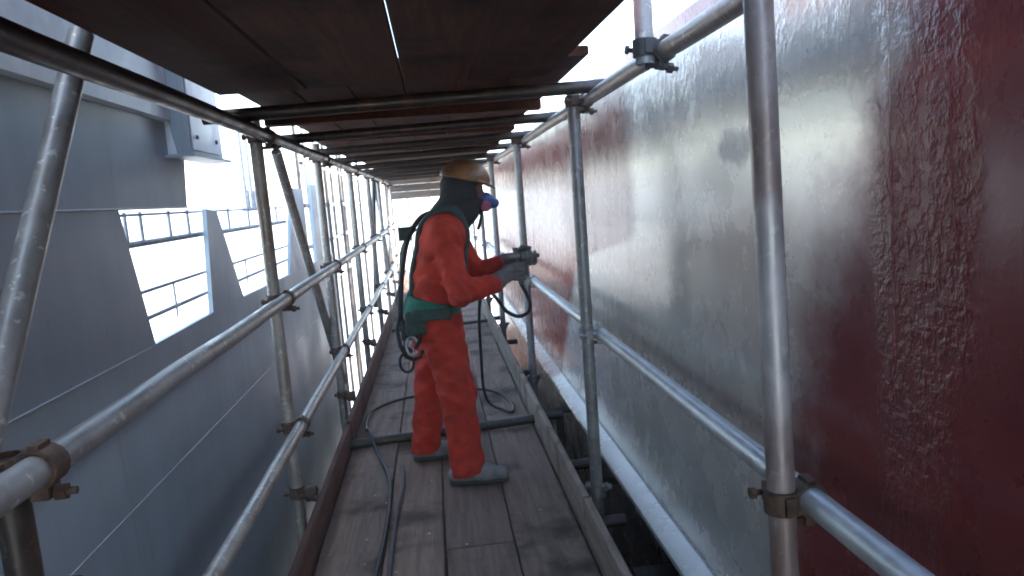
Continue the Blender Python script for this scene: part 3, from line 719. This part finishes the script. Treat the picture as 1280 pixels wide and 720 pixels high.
def glove_l(P):
    ds = [cone(P, (.365, 3.895, 1.138), (.42, 3.855, 1.152), .046, .034), rbox(P, (.458, 3.822, 1.160), (.044, .022, .040), .018)]
    d = union(ds, .025)
    for i, (dx, L_, r) in enumerate(((-.034, .85, .0112), (-.011, 1.0, .0125), (.013, 1.06, .0130), (.037, .95, .0125))):
        x = .470 + dx; k = L_
        ch = [(x, 3.812, 1.130), (x + .002, 3.775 , 1.136 - .006 * k), (x + .004, 3.748 - .010 * (k - 1), 1.140), (x + .004, 3.722 + .004 * (1 - k), 1.166), (x + .003, 3.728, 1.172 + .022 * k)]
        f = union([cone(P, ch[j], ch[j + 1], r * (1 - .06 * j), r * (1 - .06 * (j + 1))) for j in range(4)], .006)
        d = smin(d, f, .008)
    th = union([cone(P, (.430, 3.818, 1.185), (.452, 3.790, 1.214), .016, .0145), cone(P, (.452, 3.790, 1.214), (.485, 3.760, 1.212), .0145, .0125)], .006)
    return smin(d, th, .012) - .0012 * folds(P * 2.5)
organic('glove', glove_l, (.30, 3.68, 1.06), (.55, 3.97, 1.26), .0045, M['glove'], person, ORG)
# boots
def boot(ankle, heel, toe):
    def fn(P):
        h_ = np.array(heel); t_ = np.array(toe); m_ = h_ + (t_ - h_) * .62
        Q = P.copy(); Q[..., 2] = np.where(Q[..., 2] < .0, Q[..., 2], Q[..., 2])
        d = union([cone(P, (h_[0], h_[1], .052), (m_[0], m_[1], .050), .042, .044), cone(P, (m_[0], m_[1], .050), (t_[0], t_[1], .042), .046, .036),
                   cone(P, (ankle[0] + .0, ankle[1], .14), (h_[0] + (m_[0] - h_[0]) * .35, h_[1] + (m_[1] - h_[1]) * .35, .07), .050, .048)], .03)
        return np.maximum(np.maximum(d, .018 - P[..., 2]), P[..., 2] - .16)
    return fn
def sole(heel, toe):
    def fn(P):
        h_ = np.array(heel); t_ = np.array(toe); m_ = h_ + (t_ - h_) * .65
        F = P.copy(); F[..., 2] = 0
        d = union([cone(F, (*h_[:2], 0), (*m_[:2], 0), .039, .043), cone(F, (*m_[:2], 0), (*t_[:2], 0), .043, .036)], .02)
        return np.maximum(d, np.abs(P[..., 2] - .012) - .011)
    return fn
for ank, he, to in ((RA, (.0, 3.683, 0), (.245, 3.655, 0)), (LA, (-.20, 4.10, 0), (-.015, 4.12, 0))):
    lo = (min(he[0], to[0]) - .08, he[1] - .12, -.005); hi = (max(he[0], to[0]) + .08, he[1] + .12, .19)
    bo = organic('boot', boot(ank, he, to), lo, hi, .0065, M['boot'], person, ORG)
    organic('sole', sole(he, to), lo, (hi[0], hi[1], .04), .005, M['sole'], bo, ORG)
# harness
def shell(P, g0=.010, g1=.024):
    d = torso(P, .006) 
    seat = union([ell(P, (-.085, C0 - .07, .87), (.10, .095, .12)), ell(P, (-.085, C0 + .07, .87), (.10, .095, .12))], .04)
    d = smin(d, seat, .05); return np.maximum(d - g1, g0 - .012 - d)
def belt(P):
    zc = P[..., 2] - (.945 - .22 * (P[..., 0] + .05)); w = .040 + .012 * np.clip(-P[..., 0] / .15, -1, 1)
    return np.maximum(shell(P), np.abs(zc) - w)
hb = organic('harness_belt', belt, (-.27, 3.58, .82), (.20, 4.08, 1.06), .007, M['belt'], person, ORG)
def straps(P):
    s1 = np.abs(np.abs(P[..., 1] - C0) - .105) - .020
    return np.maximum(np.maximum(shell(P, .01, .018), s1), np.maximum(.93 - P[..., 2], P[..., 2] - 1.47))
organic('shoulder_strap', straps, (-.22, 3.64, .90), (.24, 4.02, 1.48), .007, M['strap'], person, ORG)
# side pouch and lanyard hooks hanging from the belt at the hip
def pouch(P): return union([rbox(P, (-.135, 3.645, .885), (.055, .028, .062), .018), rbox(P, (-.05, 3.62, .925), (.10, .016, .030), .012)], .015)
organic('belt_pad', pouch, (-.24, 3.58, .78), (.10, 3.72, 1.0), .006, M['strap'], hb, ORG)
def loc(pts): return [(p[0], p[1] - C0, p[2]) for p in pts]
b = MB(); b.path(loc([(-.215, 3.68, .93), (-.235, 3.66, .86), (-.225, 3.64, .78), (-.20, 3.64, .72), (-.165, 3.64, .70), (-.13, 3.64, .71), (-.115, 3.64, .745)]), .011, 8)
b.path(loc([(-.12, 3.63, .86), (-.125, 3.62, .80), (-.15, 3.62, .76)]), .010, 8)
b.path(loc([(-.20, 3.66, .90), (-.185, 3.64, .83), (-.20, 3.64, .77), (-.17, 3.63, .74)]), .013, 8); b.build('lanyard', M['black'], hb)
b = MB(); pts = [(-.20 + .035 * math.cos(a), 3.635, .69 + .05 * math.sin(a)) for a in [R_(k) for k in range(80, 400, 20)]]
b.path(loc(pts), .0075, 8); b.build('hook', M['black'], hb)
b = MB(); pts = [(-.165 + .03 * math.cos(a), 3.625, .775 + .045 * math.sin(a)) for a in [R_(k) for k in range(0, 330, 20)]]
b.path(loc(pts), .007, 8); b.build('hook', M['zinc'], hb)
b = MB(); b.path(smooth_path(loc([(.02, 3.80, 1.44), (-.07, 3.80, 1.41), (-.145, 3.79, 1.30), (-.185, 3.78, 1.15), (-.205, 3.76, 1.02), (-.215, 3.72, .92), (-.20, 3.70, .84)])), .014, 8); b.build('lanyard', M['black'], hb)
b = MB(); b.path(smooth_path(loc([(-.10, 3.86, 1.36), (-.175, 3.86, 1.26), (-.20, 3.84, 1.10), (-.225, 3.80, .98), (-.20, 3.76, .93)])), .011, 8); b.build('lanyard', M['strap'], hb)
b = MB(); b.box((-.19, 3.79 - C0, 1.30), (-.125, 3.87 - C0, 1.37)); b.build('back_pad', M['strap'], hb)
b = MB(); b.box((-.215, 3.655 - C0, .80), (-.165, 3.70 - C0, .90)); b.build('shock_pack', M['strap'], hb)
b = MB(); b.path(loc([(.118, 3.70, 1.12), (.112, 3.665, 1.02), (.085, 3.65, .97)]), .009, 8); b.build('chest_cord', M['hose'], hb)

# spray gun (held, so a thing of its own)
gun = thing('spray_gun', 'grey spray gun held in both gloves and aimed at the hull', 'spray gun', (.44, 3.755, 1.17))
b = MB(); b.path([(-.07, 0, .005), (-.055, 0, .005), (.06, 0, .0), (.075, 0, 0)], [.014, .019, .017, .014], 14); b.build('gun_body', M['gun'], gun)
b = MB(); b.path([(.075, 0, 0), (.085, 0, 0), (.097, 0, 0)], [.012, .013, .007], 12); b.build('nozzle', M['dark_steel'], gun)
b = MB(); b.path([(-.02, 0, -.005), (-.015, 0, -.07), (-.01, 0, -.145)], [.017, .0165, .014], 12); b.build('grip', M['glove'], gun)
b = MB(); b.path([(.035, 0, -.015), (.03, -.0, -.05), (.012, 0, -.09)], .005, 8); b.build('trigger', M['zinc'], gun)
b = MB(); b.path([(-.03, 0, .02), (-.03, 0, .035), (-.03, 0, .05)], [.012, .012, .016], 12); b.build('knob', M['gun'], gun)

# hoses
b = MB(); b.path(smooth_path([(.43, 3.76, 1.025), (.455, 3.77, .97), (.475, 3.80, .91), (.46, 3.82, .86), (.41, 3.84, .84), (.35, 3.86, .87), (.31, 3.90, .93), (.27, 4.05, .97), (.24, 4.25, .92), (.23, 4.5, .72), (.235, 4.75, .40), (.245, 4.95, .16), (.28, 5.0, .035), (.36, 4.88, .014), (.425, 4.80, .014), (.44, 5.0, .014), (.38, 5.3, .014), (.22, 5.48, .014), (-.02, 5.5, .014), (-.35, 5.42, .014), (-.54, 5.22, .014), (-.585, 5.0, .014), (-.57, 4.75, .016), (-.52, 4.5, .074), (-.46, 4.25, .022), (-.37, 3.85, .012), (-.345, 3.55, .012), (-.345, 3.1, .012), (-.37, 2.5, .012), (-.36, 1.8, .012), (-.40, 1.0, .012)]), .0105, 10)
tag(b.build('paint_hose', M['hose_dark']), 'dark paint hose hanging from the spray gun and coiling along the planks', 'hose')
b = MB(); b.path(smooth_path([(-.30, 4.0, .010), (-.285, 3.7, .010), (-.30, 3.4, .010), (-.305, 2.9, .010), (-.295, 2.4, .010), (-.32, 1.7, .010), (-.3, 1.0, .01)]), .008, 8)
tag(b.build('air_line', M['hose']), 'thin grey air line lying on the planks in the foreground', 'hose')

# ------------------------------------------------------------------ haze volume added to imitate veiling glare
hz = MB(); hz.box((-950, -950, -5.5), (950, 950, 4.6))
hm = bpy.data.materials.new('air'); hm.use_nodes = True; hn = hm.node_tree.nodes; hn.clear()
ho = hn.new('ShaderNodeOutputMaterial'); hv = hn.new('ShaderNodeVolumePrincipled'); hm.node_tree.links.new(hv.outputs[0], ho.inputs['Volume'])
hv.inputs['Color'].default_value = (.93, .95, 1, 1); hv.inputs['Density'].default_value = .008; hv.inputs['Anisotropy'].default_value = .3
o = hz.build('haze', hm, None, False); o['kind'] = 'stuff'
